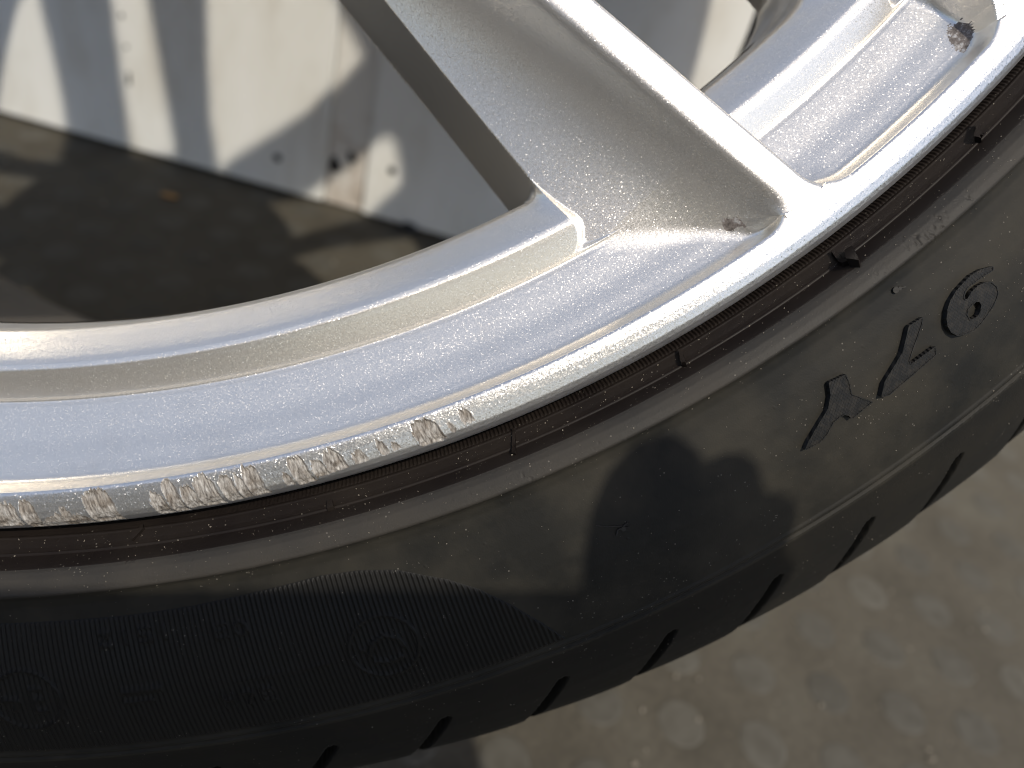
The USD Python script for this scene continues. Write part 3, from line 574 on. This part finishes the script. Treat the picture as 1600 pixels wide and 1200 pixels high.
# ------------------------------------------------------------------ the photographer, crouching in front of the wheel: phone, hand, figure (outside the frame; they shade the tyre and show as the dark side of the reflections)
import manifold3d as m3
CP, CR, CU, CD = (np.array(q, float) for q in (CAM_POS, CAM_R, CAM_U, CAM_D))
def cw(x, y, d): return CP + (CR * x + CU * y + CD * d) / 1000.0          # millimetres right, up and forward of the phone's lens
def cframe(mesh_):
    v = np.array(mesh_.vertices); return trimesh.Trimesh(np.array([cw(*q) for q in v]), mesh_.faces, process=False)
M_phone = plain('phone_glass', (0.02, 0.02, 0.022), 0.2); M_skin = plain('skin', (0.42, 0.25, 0.18), 0.55); M_cloth = plain('dark_jacket', (0.03, 0.032, 0.04), 0.9); M_jeans = plain('dark_jeans', (0.035, 0.042, 0.065), 0.9); M_hair = plain('dark_hair', (0.02, 0.015, 0.012), 0.6)
ph_ = thing('phone', CP - CD * 0.006, 'black phone held in front of the wheel to take the picture', 'phone')
def rbox(x0, x1, y0, y1, z0, z1, r):
    pg = shapely.box(x0 + r, y0 + r, x1 - r, y1 - r).buffer(r)
    m = trimesh.creation.extrude_polygon(pg, z1 - z0, engine='earcut'); m.apply_translation((0, 0, z0)); return m
def rel(m, o): m = m.copy(); m.vertices = np.array(m.vertices) - np.array(o); return m
PO = CP - CD * 0.006
tri('body', rel(cframe(rbox(-45, 119, -68, 4.5, -11.5, -3.5, 5)), PO), M_phone, ph_, smooth=20)
tri('camera_bump', rel(cframe(rbox(-10, 24, -16, 3.2, -3.5, -2.2, 3)), PO), M_black, ph_, smooth=20)
tri('screen', rel(cframe(rbox(-43, 117, -66, 2.5, -12.0, -11.5, 4)), PO), M_screw, ph_, smooth=20)
def ball(c, r): return m3.Manifold.sphere(r, 16).translate(tuple(map(float, c)))
def bone(a, ra, b, rb): return m3.Manifold.batch_hull([ball(a, ra), ball(b, rb)])
def chain(pts): return [bone(a[:3], a[3], b[:3], b[3]) for a, b in zip(pts, pts[1:])]
def solid(bones, edge, it=8):
    m = m3.Manifold.batch_boolean(bones, m3.OpType.Add).refine_to_length(edge); q = m.to_mesh()
    t = trimesh.Trimesh(q.vert_properties[:, :3], q.tri_verts, process=True); trimesh.smoothing.filter_taubin(t, iterations=it); return t
C = lambda x, y, d, r: (*cw(x, y, d), r / 1000.0)
hand = []
wrist = cw(128, -105, -75)
hand += [bone(C(92, -42, -26, 14)[:3], .013, C(122, -46, -30, 13)[:3], .013), bone(C(92, -42, -26, 13)[:3], .013, wrist, .024), bone(C(122, -46, -30, 13)[:3], .013, wrist, .024)]
hand += chain([C(92.5, -40, -24, 11), C(92.5, 4, -21, 9.5), C(87.5, 21, -12, 9), C(86.5, 24, -1, 8.8)])           # fingers close over the top edge
hand += chain([C(101.5, -40, -25, 11), C(101.5, 2, -22, 9.5), C(100.5, 18.5, -12, 9), C(100, 21, -1, 8.8)])
hand += chain([C(110.5, -42, -26, 10.5), C(111.5, -4, -22, 9), C(112.5, 12.5, -12, 8.5), C(111, 14.5, -1, 8.5)])
hand += chain([C(117.5, -46, -27, 10), C(118.5, -20, -22, 8.5), C(121.5, -2, -12, 8), C(120, 4, -2, 8)])
hand += chain([C(99.5, -70, -40, 13), C(91.5, -64, -25, 10), C(81.5, -54, -18, 8.5)])                             # thumb on the screen side
P = lambda *q: q
shR, shL, elR = np.array((0.08, -0.90, 0.76)), np.array((-0.34, -0.94, 0.76)), np.array((0.24, -0.66, 0.48))
head = np.array((-0.08, -0.80, 0.93))
lh = np.array((-0.36, -0.62, 0.46))
body = hand + [bone(wrist, .024, elR, .036), bone(elR, .036, shR, .045), bone(shR, .05, head + (0, -.04, -.20), .06), bone(shL, .05, head + (0, -.04, -.20), .06), bone(shL, .045, (-.48, -.82, .55), .036), bone((-.48, -.82, .55), .036, lh + (0, -.14, .04), .03), bone(head + (0, -.03, -.16), .055, head + (0, -.02, -.04), .055), bone(head + (0, -.02, .02), .088, head + (0, .02, -.06), .062), bone(head + (0, .075, -.01), .012, head + (0, .095, -.035), .013), ball(head + (.085, -.01, -.01), .02), ball(head + (-.085, -.01, -.01), .02), bone(head + (0.02, .068, -.075), .01, head + (-0.02, .068, -.075), .01)]
body += [bone(lh + (0, -.14, .04), .03, lh, .026), bone(lh, .028, lh + (.01, .06, -.02), .02)] + [bone(lh + (-.025 + .016 * k, .06, -.02), .009, lh + (-.03 + .018 * k, .12 + (.01 if 0 < k < 3 else 0), -.055), .008) for k in range(4)] + [bone(lh + (.03, .02, 0), .012, lh + (.05, .07, -.02), .009)]
pz = thing('person', (-0.12, -1.0, 0), 'person crouching in dark jacket and jeans holding a phone', 'person')
O = np.array((-0.12, -1.0, 0))
tri('body', rel(solid(body, 0.006), O), M_skin, pz, smooth=True)
jk = [bone((0.05, -.91, .74), .085, (-.03, -1.06, .36), .15), bone((-.31, -.94, .74), .085, (-.21, -1.06, .36), .15), bone((0.05, -.91, .74), .085, (-.31, -.94, .74), .085), bone((-.03, -1.06, .36), .15, (-.21, -1.06, .36), .15), bone(head + (0, -.04, -.17), .065, (-.12, -.95, .66), .13),
      bone(shR, .072, elR, .052), bone(elR, .052, elR * .35 + wrist * .65, .042), bone(shL, .072, (-.48, -.82, .55), .055), bone((-.48, -.82, .55), .055, lh + (0, -.12, .035), .044)]
tri('jacket', rel(solid(jk, 0.02), O), M_cloth, pz, smooth=True)
tr = []
for sx, kx in ((0.0, 0.10), (-0.24, -0.40)):
    tr += [bone((sx, -1.10, .30), .12, (kx, -.76, .43), .075), bone((kx, -.76, .43), .072, (kx, -.96, .10), .052)]
tri('jeans', rel(solid(tr, 0.02), O), M_jeans, pz, smooth=True)
for kx in (0.10, -0.40):
    tri('shoe', rel(solid([bone((kx, -.98, .055), .05, (kx, -.78, .04), .04)], 0.012), O), M_black, pz, smooth=True)
tri('hair', rel(solid([bone(head + (0, -.035, .035), .095, head + (0, .0, .05), .085)], 0.012), O), M_hair, pz, smooth=True)
